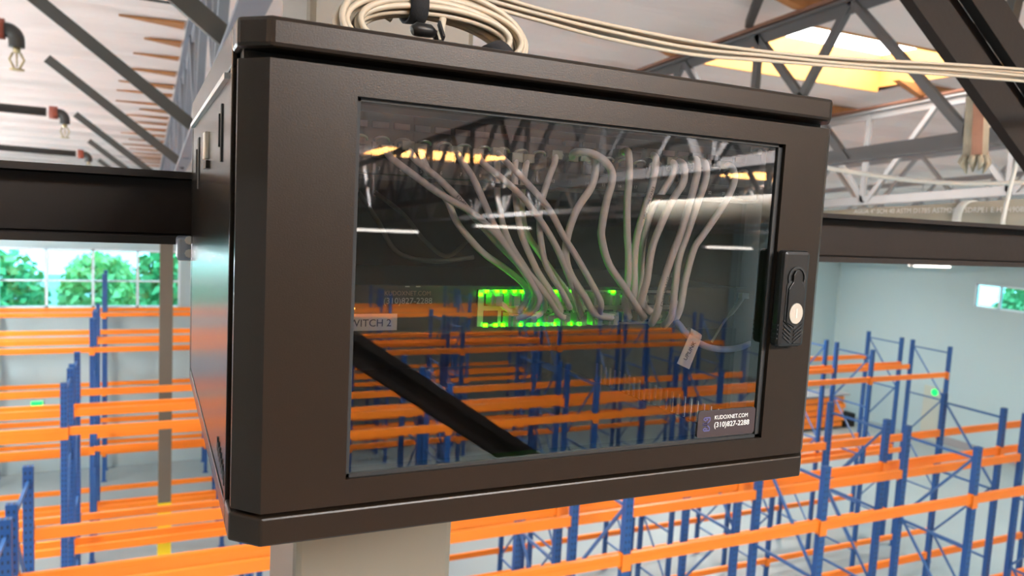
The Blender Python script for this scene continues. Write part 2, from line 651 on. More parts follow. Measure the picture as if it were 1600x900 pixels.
# truss whose chords cross the upper right of the picture
w2 = []
for k in range(-30, 19):
    b = 3.55 + 1.09 * k
    if YB + 1 < b < YF - 2:
        w2.append((b, 0, b + 1.2, 1))
for k in range(-16, 9):
    b = 5.62 + 2.18 * k
    if YB + 1.2 < b < YF - 1:
        w2.append((b, 0, b - .87, 1))
        w2.append((b + .18, 1, b + .18, 0))
truss(0.42, TOPC, 1.05, 'roof truss running over the column behind the cabinet', warren(1.3, 2.1), 'girder_grey')
truss(5.2, TOPC, 0.83, 'roof truss with backlit shade in its colour, crossing in front of the skylight', w2, 'truss_shaded')
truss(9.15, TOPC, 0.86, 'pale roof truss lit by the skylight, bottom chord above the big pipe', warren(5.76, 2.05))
truss(13.2, TOPC, 1.02, 'roof truss one line beyond the pale lit one', warren(5.0, 2.05, vert=False))
truss(17.3, TOPC, 1.02, 'roof truss farther to the right toward the side wall', warren(5.5, 2.05, vert=False))
truss(21.6, TOPC, 1.02, 'roof truss second from the right side wall', warren(5.2, 2.05, vert=False))
truss(25.6, TOPC, 1.02, 'roof truss nearest the right side wall', warren(5.8, 2.05, vert=False))
truss(-4.6, TOPC, 1.02, 'roof truss left of the sprinkler pipes', warren(5.8, 2.05, vert=False))

# wooden purlins that show between the insulation and the steel
for k, y in enumerate((2.1, 3.7, 5.25, 7.05, 8.6, 10.2, 11.8, 13.4)):
    for x in (5.2, 9.15):
        if x == 9.15 and k < 3:
            continue
        L = 0.55 if k % 2 else 0.8
        zc = roof_z(y) - .055
        t = MB().prism([(x - L, zc + .05), (x - .1, zc - .10), (x + .1, zc - .10), (x + L, zc + .05)], y - .05, y + .05)
        t.build('purlin', 'wood', ceil_f)
for x in (5.2, 9.15, 13.2):                # nailer on each top chord
    MB().bar((x, RIDGE, roof_z(RIDGE) - .165), (x, YF, roof_z(YF) - .165), .09, .035).build('nailer', 'lagging_core', ceil_f)
rnd = random.Random(3)
y = 4.6
while y < 24:                               # torn sheet edges over the column line showing the wood
    L = rnd.uniform(.35, .85)
    zc = roof_z(y) - .012
    MB().prism([(0.36, y - .02), (0.36, y + rnd.uniform(.16, .34)), (0.36 - L, y + .05)], zc - .02, zc, 'xy').build('purlin', 'wood', ceil_f)
    y += rnd.uniform(.55, .95)
MB().box(-0.9, 0.34, 4.55, 4.75, roof_z(4.7) - .04, roof_z(4.7) - .005).build('purlin', 'wood', ceil_f)

# slanting braces between the ceiling and the column-line truss
for y, lab in ((4.5, 'nearest slanting roof brace, cut by the top of the picture'), (7.7, 'thick slanting roof brace second from the cabinet'), (10.8, 'slanting roof brace third in the row over the left racks'),
               (14.9, 'slanting roof brace fourth in the row over the left racks'), (18.3, 'slanting roof brace fifth in the row over the left racks'), (22.0, 'farthest slanting roof brace over the left racks')):
    zt = roof_z(y) - .16
    tag(MB().bar((-1.05, y, zt), (0.46, y, zt - 1.15), .05, .105, up=(1, 0, 1)).build('roof_brace', 'brace_dark'), lab, 'brace', 'slanting braces under the roof')
tag(MB().bar((5.15, 5.9, roof_z(5.9) - .12), (4.3, 4.7, roof_z(4.7) - .05), .07, .07).build('roof_brace', 'brace_dark'), 'short dark bar on the ceiling beside the skylight', 'brace')
a, b = Vector((-3.0, 8.3, roof_z(8.3) - .03)), Vector((0.4, 8.3, roof_z(8.3) - .03))
tag(MB().tube([a, b], .012, 6).build('ceiling_wire', 'brace_dark'), 'thin wire stretched across the white ceiling sheet', 'wire')

# sprinkler branch lines
for y, lab in ((8.5, 'sprinkler pipe nearest the camera at the top left'), (13.2, 'sprinkler pipe second from the camera'),
               (18.5, 'sprinkler pipe third from the camera'), (23.6, 'farthest sprinkler pipe just above the beam')):
    z = roof_z(y) - .42
    x = -1.10
    t = thing('sprinkler_pipe', lab, 'sprinkler', (0, 0, 0), 'sprinkler pipes')
    MB().tube([(-9, y, z + .10), (x - .20, y, z)], .062, 12).build('pipe', 'pipe_dark', t)
    MB().tube([(x - .16, y, z), (x - .055, y, z)], .092, 14).build('coupling', 'coupling_red', t)
    MB().tube(spline([(x - .07, y, z), (x - .01, y, z - .01), (x + .03, y, z - .06), (x + .035, y, z - .15)], 5), .066, 12).build('elbow', 'pipe_dark', t)
    h = MB()
    hx, hz = x + .035, z - .15
    h.tube([(hx, y, hz), (hx, y, hz - .05)], .03, 8)
    for s in (-1, 1):
        h.tube([(hx + s * .03, y, hz - .05), (hx + s * .058, y, hz - .11), (hx + s * .02, y, hz - .19)], .010, 6)
    h.tube([(hx, y, hz - .05), (hx, y, hz - .17)], .007, 6)
    h.tube([(hx, y, hz - .19), (hx, y, hz - .205)], .06, 12)
    h.build('sprinkler_head', 'brass', t)

# ================================================================== COLUMNS, BEAM, PIPES
cx0, cx1, cy0, cy1 = 0.216, 0.484, 1.20, 1.46
t = thing('column', 'beige square steel column the cabinet is mounted on', 'column', ((cx0 + cx1) / 2, (cy0 + cy1) / 2, 0), 'beige steel columns')
hw, hd = (cx1 - cx0) / 2, (cy1 - cy0) / 2
MB().box(-hw, hw, -hd, hd, 0, Z + 1.0).build('shaft', 'column_beige', t, bevel=.012)
MB().box(-hw - .03, hw + .03, -hd - .03, hd + .03, Z + 1.0, Z + 1.03).build('cap_plate', 'girder_grey', t)
for (x, y, lab) in ((0.42, 18.05, 'slim beige column with a yellow painted foot among the left racks'), (9.2, 18.05, 'beige column with a yellow foot glimpsed through the right racks'), (0.42, -15.6, 'beige column behind the viewer mirrored in the glass')):
    t = thing('column', lab, 'column', (x, y, 0), 'beige steel columns')
    MB().box(-.13, .13, -.13, .13, 0, roof_z(y, 0.9)).build('shaft', 'column_beige', t)
    MB().box(-.134, .134, -.134, .134, 0.0, 1.52).build('painted_foot', 'safety_yellow', t)

t = thing('steel_beam', 'dark brown steel beam running behind the cabinet at eye level', 'beam', (0, 1.33, Z))
yb = Vector((0, 0, 0))
MB().box(-9, 9, -.012, .012, -.069, .034).build('web', 'steel_brown', t)
MB().box(-9, 9, -.075, .075, .026, .036).build('flange', 'steel_brown', t)
MB().box(-9, 9, -.075, .075, -.072, -.060).build('flange', 'steel_brown', t)
MB().box(-9, 9, -.030, -.012, -.058, .024).build('web_plate', 'steel_brown', t)
b = thing('clip_bracket', 'small bolted bracket under the beam behind the cabinet', 'bracket', (0, 0, 0))
p = pt(290, 385, 1.22)
MB().box(p.x - .012, p.x + .012, 1.205, 1.25, p.z - .020, p.z + .014).build('plate', 'girder_grey', b, bevel=.004)
for dz in (-.009, .010):
    MB().tube([(p.x + .004, 1.205, p.z + dz), (p.x + .004, 1.197, p.z + dz)], .006, 8).build('bolt', 'nickel', b)

# big pipe resting behind the beam, running off along the trusses
t = thing('drain_pipe', 'fat cream coloured pipe with printed lettering behind the beam', 'pipe', (0, 0, 0))
px_, ph = 3.0, 0.20
pz = lambda y: Z + ph - .067 * y if y > 0 else Z + ph + .050 * y
MB().tube([(px_, 24.5, pz(24.5)), (px_, 0.2, pz(.2))], .078, 20).build('pipe', 'pipe_cream', t)
MB().tube([(px_, 0.2, pz(.2)), (px_, -3.0, pz(-3))], .078, 20).build('pipe', 'pipe_cream', t)
for y in (2.03, 3.9):
    MB().tube([(px_, y, pz(y)), (px_, y + .035, pz(y + .035))], .084, 20).build('band', 'strap_white', t)
p = ptx(1575, 330, 2.93)
MB().tube(spline([(px_ - .03, p.y, pz(p.y) + .30), (px_ - .085, p.y, pz(p.y) + .05), (px_ - .082, p.y, pz(p.y) - .04), (px_ - .02, p.y - .02, pz(p.y) - .085)], 5), .008, 8).build('hanger_strap', 'strap_white', t)
ty = 2.55
mtx = Matrix.Translation((px_ - .0770, ty, pz(ty) + .050)) @ Matrix.Rotation(-math.atan(.030), 4, 'X') @ Matrix.Rotation(-math.pi / 2, 4, 'Z') @ Matrix.Rotation(math.pi / 2, 4, 'X')
text('pipe_lettering', 'AGUA 4" SCH 40 ASTM D1785 ASTM2665 SDRPE1 E HS-4908E', .029, 'print_white', t, mtx)

W3 = [pt(1150, 236, 3.4), pt(1290, 262, 3.3), pt(1370, 275, 3.2), pt(1450, 284, 3.1), pt(1530, 287, 3.0), pt(1610, 284, 2.9), pt(1750, 270, 2.7)]
tag(MB().tube(spline(W3, 6), .014, 8).build('sagging_conduit', 'strap_white'), 'white conduit sagging between the trusses above the big pipe', 'conduit')

# broad diagonal brace at the upper right
t = thing('knee_brace', 'broad dark double-angle brace slanting across the upper right', 'brace', (0, 0, 0))
A, B = Vector((0.60, 1.33, Z + 1.39)), Vector((2.53, 1.33, Z + .085))
d = (B - A).normalized()
n_ = Vector((-d.z, 0, d.x)) * -1
for s, nm in ((-.073, 'angle'), (.073, 'angle')):
    MB().bar(A + n_ * s, B + n_ * s, .088, .030, up=(0, 1, 0)).build(nm, 'steel_brown', t)
MB().bar(A + Vector((0, .04, 0)), B + Vector((0, .04, 0)), .09, .02, up=(0, 1, 0)).build('web_plate', 'steel_brown', t)
p = pt(1590, 40, 1.9)
tag(MB().bar(pt(1600, -60, 2.6), pt(1572, 60, 2.6), .06, .05).build('roof_brace', 'brace_dark'), 'short dark strut in the top right corner', 'brace')

# torn pipe lagging hanging beside the brace
t = thing('hanging_lagging', 'torn pipe wrap hanging in front of the truss at right', 'insulation', (0, 0, 0))
Yh = 2.0
c0, c1 = pt(1528, 150, Yh), pt(1524, 243, Yh)
core = MB().tube([c0, c0.lerp(c1, .5), c1], [.040, .042, .044], 10)
core.build('wrap', 'lagging', t)
q = Vector((-.030, -.024, 0))
MB().bar(c0.lerp(c1, .10) + q, c1 + q, .036, .022, up=(.78, .62, 0)).build('bare_patch', 'lagging_core', t)
mb = MB()
for k in range(9):
    th = k / 9 * 2 * math.pi
    o = Vector((math.cos(th), math.sin(th), 0))
    L = .05 + .02 * ((k * 37) % 5) / 4
    mb.tube([c1 + o * .036, c1 + o * .048 + Vector((0, 0, -L * .5)), c1 + o * .034 + Vector((0, 0, -L))], [.012, .013, .003], 6)
mb.build('frayed_end', 'lagging', t)
MB().tube([c0, Vector((c0.x, c0.y, roof_z(c0.y) - .01))], .006, 6).build('hanger_wire', 'brace_dark', t)

# steel brace behind the viewer, mirrored low in the glass
for dx, dz, lab in ((0, 0, 'long dark diagonal strut mirrored across the lower left of the glass'), (-1.05, -.80, 'second dark diagonal strut mirrored in the lower left corner of the glass')):
    Yv = 6.0
    t = thing('diagonal_strut', lab, 'strut', (0, 0, 0), 'diagonal struts behind the viewer')
    y = 1.176 - Yv
    A = Vector((0.45 + dx, y, Z - .42 + dz)); B = Vector((8.2 + dx, y, Z - .42 - 5.2 + dz))
    MB().bar(A, B, .16, .24).build('strut', 'steel_brown', t)
    MB().bar(A + Vector((0, .09, .09)), B + Vector((0, .09, .09)), .02, .05).build('flange', 'steel_brown', t)
    MB().bar(A + Vector((0, .09, -.09)), B + Vector((0, .09, -.09)), .02, .05).build('flange', 'steel_brown', t)

# fluorescent battens hung on wires; the left row is added, unseen, to brighten the ceiling
BATL = ['nearest', 'second', 'third', 'fourth', 'fifth', 'sixth', 'farthest']
LIT = [(-6.3, 3.2 + 3.1 * k, Z - .35 - .1 * k, 1.5, '%s added lit fluorescent batten over the left aisle outside the picture' % BATL[k]) for k in range(7)]
for (x, y, z, L, lab) in LIT + list(((18.6, 14.2, Z - .88, 1.5, 'fluorescent batten hung under the beam line at the right wall'), (3.4, -12.8, Z - .47, 1.25, 'fluorescent batten mirrored at the left of the glass'),
                          (10.75, -12.0, Z - .53, 1.3, 'fluorescent batten mirrored at the right of the glass'), (5.6, -12.4, Z - .30, 1.2, 'fluorescent batten mirrored under the pipe in the glass'))):
    t = thing('fluorescent_batten', lab, 'lamp', (x, y, z), 'hanging fluorescent battens')
    MB().box(0, L, -.06, .06, 0, .06).build('body', 'lamp_body', t)
    for s in (-.085, .085):
        MB().tube([(.03, s, .03), (L - .03, s, .03)], .018, 8).build('tube', 'tube_fill' if ' lit ' in lab else 'tube_lamp', t)
    hz = roof_z(y) - z - .02
    for s in (.15, L - .15):
        MB().tube([(s, 0, .06), (s, 0, hz)], .006, 5).build('wire', 'brace_dark', t)

# wall furniture
p = ptx(1462, 613, XR - .05)
t = thing('exit_light', 'green glowing exit light over the side wall door', 'exit sign', (XR, p.y, p.z))
MB().box(-.10, -.02, -.16, .16, -.10, .10).build('housing', 'lamp_body', t)
MB().tube([(-.13, 0, 0), (-.10, 0, 0)], .13, 16).build('lens', 'exit_green', t)
p = pt(58, 633, YF - .05)
t = thing('exit_light', 'small square green exit light on the far wall at left', 'exit sign', (p.x, YF, p.z))
MB().box(-.16, .16, -.10, -.02, -.13, .13).build('housing', 'lamp_body', t)
MB().box(-.14, .14, -.13, -.10, -.12, .12).build('lens', 'exit_green', t)
d1 = struct(MB().box(XR - .07, XR - .001, 19.75, 20.7, 0, 2.15).build('door_1', 'door_white'), 'pale door in the side wall under the green light', 'door')
MB().box(XR - .10, XR - .06, 19.8, 19.9, .98, 1.08).build('door_handle', 'nickel', d1)
struct(MB().box(XR - .06, XR - .0005, YB, 19.74, 0, .30).build('baseboard_right', 'shelf_grey'), 'grey kerb along the foot of the side wall', 'baseboard')

# pile of spare beams beside the side wall
p = Vector((23.6, 22.6, 0))
t = thing('beam_stack', 'stacked pile of spare orange rack beams by the far corner', 'beam stack', p)
for k in range(5):
    MB().box(0, 2.7, -.05 - .1 * (k % 2), .75, .10 + .26 * k, .30 + .26 * k).build('spare_beam', 'rack_orange', t)
    MB().box(0.02, 2.68, -.02, .70, .30 + .26 * k, .36 + .26 * k).build('spacer', 'lagging_core', t)
MB().box(-.1, 2.9, -.15, .85, 1.40, 1.47).build('cover_board', 'shelf_grey', t)
MB().box(2.9, 3.5, 0, .5, 0, .55).build('toolbox', 'steel_brown', t)

# ================================================================== PALLET RACKS
HT = Z - 2.70                               # rack height
PITCH = 2.70
LEVELS = (Z - 3.40, Z - 5.60, Z - 7.35)
DEPTH = 1.03


def rack_meshes(h):
    up = MB().box(-.045, .045, -.035, .035, 0.01, h)
    up.box(-.075, .075, -.06, .06, 0, .012)
    me_u = up.mesh('upright', 'rack_blue')
    L = PITCH - .09
    bm = MB()
    bm.box(.047, .047 + L - .004, -.025, .025, -.058, .058)
    bm.box(.047, .047 + L - .004, -.030, -.025, -.012, .012)
    for s in (.047, .047 + L - .012):
        bm.box(s, s + .008, -.045, .035, -.10, .075)
    # end connectors lie over the front of the posts
    bm.box(-.002, .055, -.046, -.036, -.115, .06)
    bm.box(PITCH - .055, PITCH + .002, -.046, -.036, -.115, .06)
    me_b = bm.mesh('beam', 'rack_orange')
    bm2 = MB()
    for (x0, x1, y0, y1, z0, z1) in [(.047, .047 + L - .004, -.025, .025, -.058, .058), (.047, .047 + L - .004, .025, .030, -.012, .012), (-.002, .055, .036, .046, -.115, .06), (PITCH - .055, PITCH + .002, .036, .046, -.115, .06)]:
        bm2.box(x0, x1, y0, y1, z0, z1)
    me_b2 = bm2.mesh('beam', 'rack_orange')
    me_h = MB().box(-.014, .014, .035, DEPTH - .035, -.016, .016).mesh('brace', 'brace_blue')
    st = 1.15
    me_d = MB().bar((0, .035, 0), (0, DEPTH - .035, st), .026, .03).mesh('brace', 'brace_blue')
    me_d2 = MB().bar((0, DEPTH - .035, 0), (0, .035, st), .026, .03).mesh('brace', 'brace_blue')
    return me_u, me_b, me_b2, me_h, me_d, me_d2, st


RM = rack_meshes(HT)
RM_TALL = rack_meshes(Z - 2.25)


def rack(y, x0, n, label, group, ms=RM, levels=LEVELS, skip=()):
    me_u, me_b, me_b2, me_h, me_d, me_d2, st = ms
    t = thing('pallet_rack', label, 'pallet rack', (x0, y, 0), group)
    h = max(v.co.z for v in me_u.vertices)
    for k in range(n + 1):
        x = k * PITCH
        link('upright', me_u, t, loc=(x, 0, 0))
        link('upright', me_u, t, loc=(x, DEPTH, 0))
        z = h - .16
        i = 0
        link('brace', me_h, t, loc=(x, 0, z))
        while z - st > .1:
            link('brace', me_d if (i + k) % 2 else me_d2, t, loc=(x, 0, z - st))
            z -= st
            link('brace', me_h, t, loc=(x, 0, z - .05))
            i += 1
    for k in range(n):
        for j, z in enumerate(levels):
            if (k, j) in skip:
                continue
            link('beam', me_b, t, loc=(k * PITCH, 0, z))
            link('beam', me_b2, t, loc=(k * PITCH, DEPTH, z))
    return t


X0 = 4.38 - 4 * PITCH
G = 'blue and orange pallet racks'
rack(6.23, X0, 9, 'pallet rack run nearest the cabinet, lowest in the picture', G)
rack(7.60, X0, 9, 'pallet rack run backing onto the nearest run', G)
rack(12.35, X0, 9, 'pallet rack run across the first aisle, front of its pair', G)
rack(13.70, X0, 9, 'pallet rack run across the first aisle, rear of its pair', G)
rack(18.75, X0, 8, 'pallet rack run across the second aisle, front of its pair', G)
rack(20.10, X0, 8, 'pallet rack run across the second aisle, rear of its pair', G)
rack(24.20, X0, 3, 'tall pallet rack run under the far strip window', G, RM_TALL)
G2 = 'blue and orange pallet racks mirrored in the glass'
X1 = 4.32 - 2 * 2.52
for y, n, lab in ((-10.98, 5, 'nearest pallet rack run behind the viewer, mirrored in the glass'), (-12.32, 5, 'pallet rack run backing onto the nearest mirrored run'),
                  (-17.2, 6, 'mirrored pallet rack run across its first aisle, front of the pair'), (-18.55, 6, 'mirrored pallet rack run across its first aisle, rear of the pair'),
                  (-23.4, 5, 'farthest mirrored pallet rack run, front of the pair'), (-24.75, 5, 'farthest mirrored pallet rack run, rear of the pair')):
    rack(y, 4.32 - 2 * PITCH, n, lab, G2)

# ================================================================== THE CABINET
FX0, FX1 = 0.080, 0.630                     # flat of the front
C = 0.021                                   # chamfer
BX0, BX1 = FX0 - C, FX1 + C                 # outside width
FY, BY = 0.588, 1.188
ZB, ZT = Z - .2624, Z + .1319
cab = thing('network_cabinet', 'black wall-mount network cabinet with a smoked glass door', 'cabinet', ((FX0 + FX1) / 2, FY, ZB))
cab_l = cab.location.copy()


def cpart(mb, name, material, parent=None, bevel=0):
    """build a cabinet part in world coordinates and hang it under the cabinet or one of its parts"""
    par = parent or cab
    base = cab_l if par is cab else cab_l + par.location
    mb.v = [tuple(Vector(v) - base) for v in mb.v]
    return mb.build(name, material, par, bevel)


def profile(inset=0.0, back=0.10):
    return [(BX0 + inset, FY + C), (FX0 + inset * .4, FY + inset), (FX1 - inset * .4, FY + inset), (BX1 - inset, FY + C), (BX1 - inset, FY + back), (BX0 + inset, FY + back)]


# top and bottom rails with chamfered front corners
cpart(MB().prism(profile(0, .05), Z + .1096, ZT, 'xy'), 'top_rail', 'cabinet_paint', bevel=.0035)
cpart(MB().prism(profile(0, .05), ZB, Z - .2396, 'xy'), 'bottom_rail', 'cabinet_paint', bevel=.0018)
# dark frame behind the door gap
cpart(MB().box(BX0 + .006, BX1 - .006, FY + .028, FY + .048, Z + .094, Z + .1097), 'frame_gap', 'gasket')
cpart(MB().box(BX0 + .006, BX1 - .006, FY + .028, FY + .048, Z - .2397, Z - .228), 'frame_gap', 'gasket')
# left side: outer skin, recessed removable panel, slots, catch
ls = MB()
ls.box(BX0, BX0 + .004, FY + .050, BY, Z + .1005, ZT - .002)
ls.box(BX0, BX0 + .004, FY + .050, BY, ZB + .001, ZB + .018)
ls.box(BX0, BX0 + .004, FY + .050, FY + .062, ZB + .018, Z + .1005)
ls.box(BX0, BX0 + .004, BY - .020, BY, ZB + .018, Z + .1005)
cpart(ls, 'side_frame', 'cabinet_side', bevel=.001)
side = cpart(MB().box(BX0 + .0005, BX0 + .004, FY + .066, BY - .022, ZB + .021, Z + .0975), 'side_panel', 'cabinet_side', bevel=.001)
cpart(MB().box(BX0 + .003, BX0 + .006, FY + .055, BY - .012, ZB + .012, Z + .1015), 'panel_gap', 'gasket')
for y0, y1, z0, z1 in ((.712, .722, .031, .080), (.738, .743, .045, .074), (1.02, 1.045, .010, .072), (1.07, 1.08, .030, .060)):
    cpart(MB().box(BX0 - .0008, BX0 + .001, y0, y1, Z + z0, Z + z1), 'slot', 'gasket', side)
cpart(MB().box(BX0 - .004, BX0 + .001, .872, .898, Z + .040, Z + .068), 'catch', 'nickel', side, .001)
cpart(MB().box(BX0 - .003, BX0 + .001, .862, .905, Z + .030, Z + .038), 'catch_plate', 'black_plastic', side)
cpart(MB().box(BX0 - .0035, BX0 + .001, .66, 1.165, Z + .0935, Z + .0985), 'side_lip', 'sheet_steel', side)
for k in range(7):
    cpart(MB().box(BX0 - .0006, BX0 + .001, .648 + .010 * k, .652 + .010 * k, ZB + .030 + .0018 * k, ZB + .042 + .0018 * k), 'vent_hole', 'gasket')
# top, bottom, back
cpart(MB().box(BX0 + .001, BX1 - .001, FY + .045, BY, ZT - .004, ZT - .001), 'top_panel', 'cabinet_paint')
bt = MB()
bt.box(BX0 + .001, BX1 - .001, FY + .045, BY, ZB + .001, ZB + .004)
cpart(bt, 'bottom_panel', 'cabinet_paint')
cpart(MB().box(BX0 + .001, BX1 - .001, BY - .003, BY, ZB + .003, ZT - .003), 'back_panel', 'cabinet_inside')
# right side panel with its row of open vent slots low down
rp = MB()
rx0, rx1 = BX1 - .004, BX1
s0, s1, NS = .728, 1.040, 24
zs0, zs1 = Z - .257, Z - .229
rp.box(rx0, rx1, FY + .050, BY, zs1, ZT - .002)
rp.box(rx0, rx1, FY + .050, BY, ZB + .001, zs0)
rp.box(rx0, rx1, FY + .050, s0, zs0, zs1)
rp.box(rx0, rx1, s1, BY, zs0, zs1)
stp = (s1 - s0) / NS
for k in range(NS):
    rp.box(rx0, rx1, s0 + stp * k + .0055, s0 + stp * (k + 1), zs0, zs1)
cpart(rp, 'side_panel', 'cabinet_paint')
# inner mounting rails
for x in (.104, .606):
    cpart(MB().box(x - .012, x + .012, .662, .668, ZB + .006, ZT - .006), 'mounting_rail', 'panel_black')

# door: four members around the glass, hung a touch out of square
gx0, gx1, gz0, gz1 = .144, .572, Z - .2155, Z + .0815
dz0, dz1 = Z - .2362, Z + .1018
dm = MB()
pl = [(BX0 + .0015, FY + .026), (BX0 + .0015, FY + C), (FX0, FY), (gx0, FY), (gx0, FY + .026)]
dm.prism(pl, dz0, dz1, 'xy')
dm.prism([(gx1, FY), (FX1 - .002, FY), (BX1 - .008, FY + .012), (BX1 - .008, FY + .026), (gx1, FY + .026)], dz0, dz1, 'xy')
dm.box(gx0, gx1, FY, FY + .026, gz1, dz1)
dm.box(gx0, gx1, FY, FY + .026, dz0, gz0)
door = cpart(dm, 'door', 'cabinet_paint')
gb = MB()
for a in ((gx0, gx0 + .0035, gz0, gz1), (gx1 - .0055, gx1, gz0, gz1), (gx0, gx1, gz1 - .003, gz1), (gx0, gx1, gz0, gz0 + .003)):
    gb.box(a[0], a[1], FY + .004, FY + .020, a[2], a[3])
cpart(gb, 'gasket', 'gasket', door)
cpart(MB().quad((gx0, FY + .006, gz0), (gx1, FY + .006, gz0), (gx1, FY + .006, gz1), (gx0, FY + .006, gz1)), 'glass_pane', 'smoked_glass', door)
# swing handle
hx, hz0, hz1 = .588, Z - .1195, Z - .0225
hw_ = .0175


def rounded(x0, x1, z0, z1, r, n=4):
    out = []
    for cx_, cz_, a0 in ((x1 - r, z1 - r, 0), (x0 + r, z1 - r, 90), (x0 + r, z0 + r, 180), (x1 - r, z0 + r, 270)):
        for k in range(n + 1):
            a = math.radians(a0 + 90 * k / n)
            out.append((cx_ + r * math.cos(a), cz_ + r * math.sin(a)))
    return out


cpart(MB().prism(rounded(hx - hw_, hx + hw_, hz0, hz1, .004), FY - .013, FY), 'handle_base', 'black_plastic', door, .0055)
# recessed outline, lever and grip
yl = FY - .0135
cpart(MB().prism(rounded(hx - .0122, hx + .0122, hz0 + .024, hz1 - .030, .006), yl - .0004, yl + .002), 'lever_seam', 'grip_groove', door)
lev = [(hx - .0108, hz0 + .0255), (hx, hz0 + .0205), (hx + .0108, hz0 + .0255), (hx + .0108, hz1 - .038), (hx + .0085, hz1 - .034), (hx + .0058, hz1 - .031), (hx + .0058, hz1 - .024),
       (hx + .003, hz1 - .0195), (hx - .003, hz1 - .0195), (hx - .0058, hz1 - .024), (hx - .0058, hz1 - .031), (hx - .0085, hz1 - .034), (hx - .0108, hz1 - .038)]
arch = MB()
prev = None
for k in range(13):
    a = math.radians(-25 + 230 * k / 12)
    p = (hx + .0105 * math.cos(a), yl - .0002, hz1 - .027 + .0105 * math.sin(a))
    if prev:
        arch.bar(prev, p, .0022, .0012, up=(0, 1, 0))
    prev = p
cpart(arch, 'handle_arch', 'grip_groove', door)
cpart(MB().prism(lev, yl - .0022, yl + .001), 'lever', 'black_plastic', door, .0006)
ring = [(hx + .0088 * math.cos(k * math.pi / 12), hz0 + .0345 + .0105 * math.sin(k * math.pi / 12)) for k in range(24)]
cpart(MB().prism(ring, yl - .0034, yl - .001), 'key_lock', 'lock_face', door, .0004)
cpart(MB().box(hx - .0009, hx + .0009, yl - .0037, yl - .003, hz0 + .0300, hz0 + .0395), 'keyhole', 'nickel', door)
vs = MB()
for (xa, za, xb, zb_) in ((-.0128, .0275, 0, .0188), (.0128, .0275, 0, .0188)):
    vs.bar((hx + xa, yl, hz0 + za), (hx + xb, yl, hz0 + zb_), .0015, .0016, up=(0, 1, 0))
for k in range(4):
    zo = hz0 + .0165 - .0038 * k
    for s in (-1, 1):
        vs.bar((hx + s * .0120, yl, zo + .006), (hx + s * .002, yl, zo - .001), .0012, .0013, up=(0, 1, 0))
cpart(vs, 'grip_grooves', 'grip_groove', door)
for k in range(4):
    cpart(MB().box(hx - hw_ - .0004, hx - hw_ + .001, FY - .011, FY - .003, hz0 + .008 + .0045 * k, hz0 + .0095 + .0045 * k), 'grip_groove', 'grip_groove', door)

# maker's sticker on the glass
sx0, sx1, sz0, sz1 = .4925, .5655, Z - .2112, Z - .1842
st = cpart(MB().prism(rounded(sx0, sx1, sz0, sz1, .003), FY + .0045, FY + .0058), 'sticker', 'sticker_plum', door)
roll = -math.radians(0.3)
base = cab_l


def on_door(x, z):
    return facing(Vector((x, FY + .0041, z)) - base, 0)


text('sticker_text', 'KUDOXNET.COM', .0058, 'print_white', door, on_door(.5125, Z - .1935), sx=.92)
tn = text('sticker_text', '(310)827-2288', .0074, 'print_white', door, on_door(.5125, Z - .2015), sx=1.03, bold=.00004)
lg = MB()
lx, lz = .5035, Z - .1978
for s in (1, -1):
    q = [(-.0042, .0010), (.0005, .0010), (.0036, .0036), (.0036, .0066), (-.0030, .0066), (-.0042, .0050), (-.0012, .0034), (-.0012, .0048), (.0012, .0048)]
    for (xa, za), (xb, zb_) in zip(q[:-1], q[1:]):
        lg.bar((lx + xa, FY + .0044, lz + s * za), (lx + xb, FY + .0044, lz + s * zb_), .0011, .0006, up=(0, 1, 0))
    lg.bar((lx - .0048, FY + .0044, lz + s * .0010), (lx + .0010, FY + .0044, lz + s * .0010), .0009, .0006, up=(0, 1, 0))
cpart(lg, 'sticker_logo', 'sticker_logo', door)
# screws at the corner of the glass
for x, z in ((.5668, Z + .0775), (.5545, Z + .0735)):
    cpart(MB().tube([(x, .604, z), (x, .612, z)], .0016 if x > .56 else .003, 8), 'screw', 'nickel')

# ------------------------------------------------------------------ inside: patch panel
PY = .647
P0, PP = .1415, .0185                       # first port, port pitch
pp = thing('patch_bay', 'black 24-port patch panel at the top of the cabinet', 'patch panel', (.355, PY, Z + .050))
pl_ = pp.location.copy()


def rel(mb, name, material, par, base, bevel=0):
    mb.v = [tuple(Vector(v) - base) for v in mb.v]
    return mb.build(name, material, par, bevel)


rel(MB().box(.114, .596, PY, PY + .012, Z + .027, Z + .0785), 'face_plate', 'panel_black', pp, pl_, .001)
me_lab = MB().box(-.0070, .0070, -.0012, 0, -.0025, .0025).mesh('label_window', 'label_strip')
me_jack = MB().box(-.0073, .0073, -.004, 0, -.0065, .0065).box(-.0045, .0045, -.0075, -.004, .0035, .0062).mesh('jack', 'black_plastic')
me_cap = MB().tube([(0.0062 * math.cos(math.radians(a)), -.005 - .004 * math.sin(math.radians(a)), .0075 + .003 * math.sin(math.radians(a))) for a in range(0, 181, 30)], .0011, 6).mesh('latch', 'sheet_steel')
for k in range(24):
    x = P0 + PP * k - pl_.x
    link('label_window', me_lab, pp, loc=(x, 0, .0182))
    j = link('jack', me_jack, pp, loc=(x, 0, -.003))
    link('latch', me_cap, j, loc=(0, 0, 0))
    text('port_number', str(k + 1), .0042, 'print_white', pp, facing(Vector((x, -.0006, -.0195))), 'CENTER')
rel(MB().box(.114, .596, PY - .022, PY - .019, Z + .022, Z + .0255), 'cable_bar', 'panel_black', pp, pl_)
rel(MB().box(.118, .592, PY + .012, PY + .05, Z + .028, Z + .030), 'rear_tray', 'panel_black', pp, pl_)

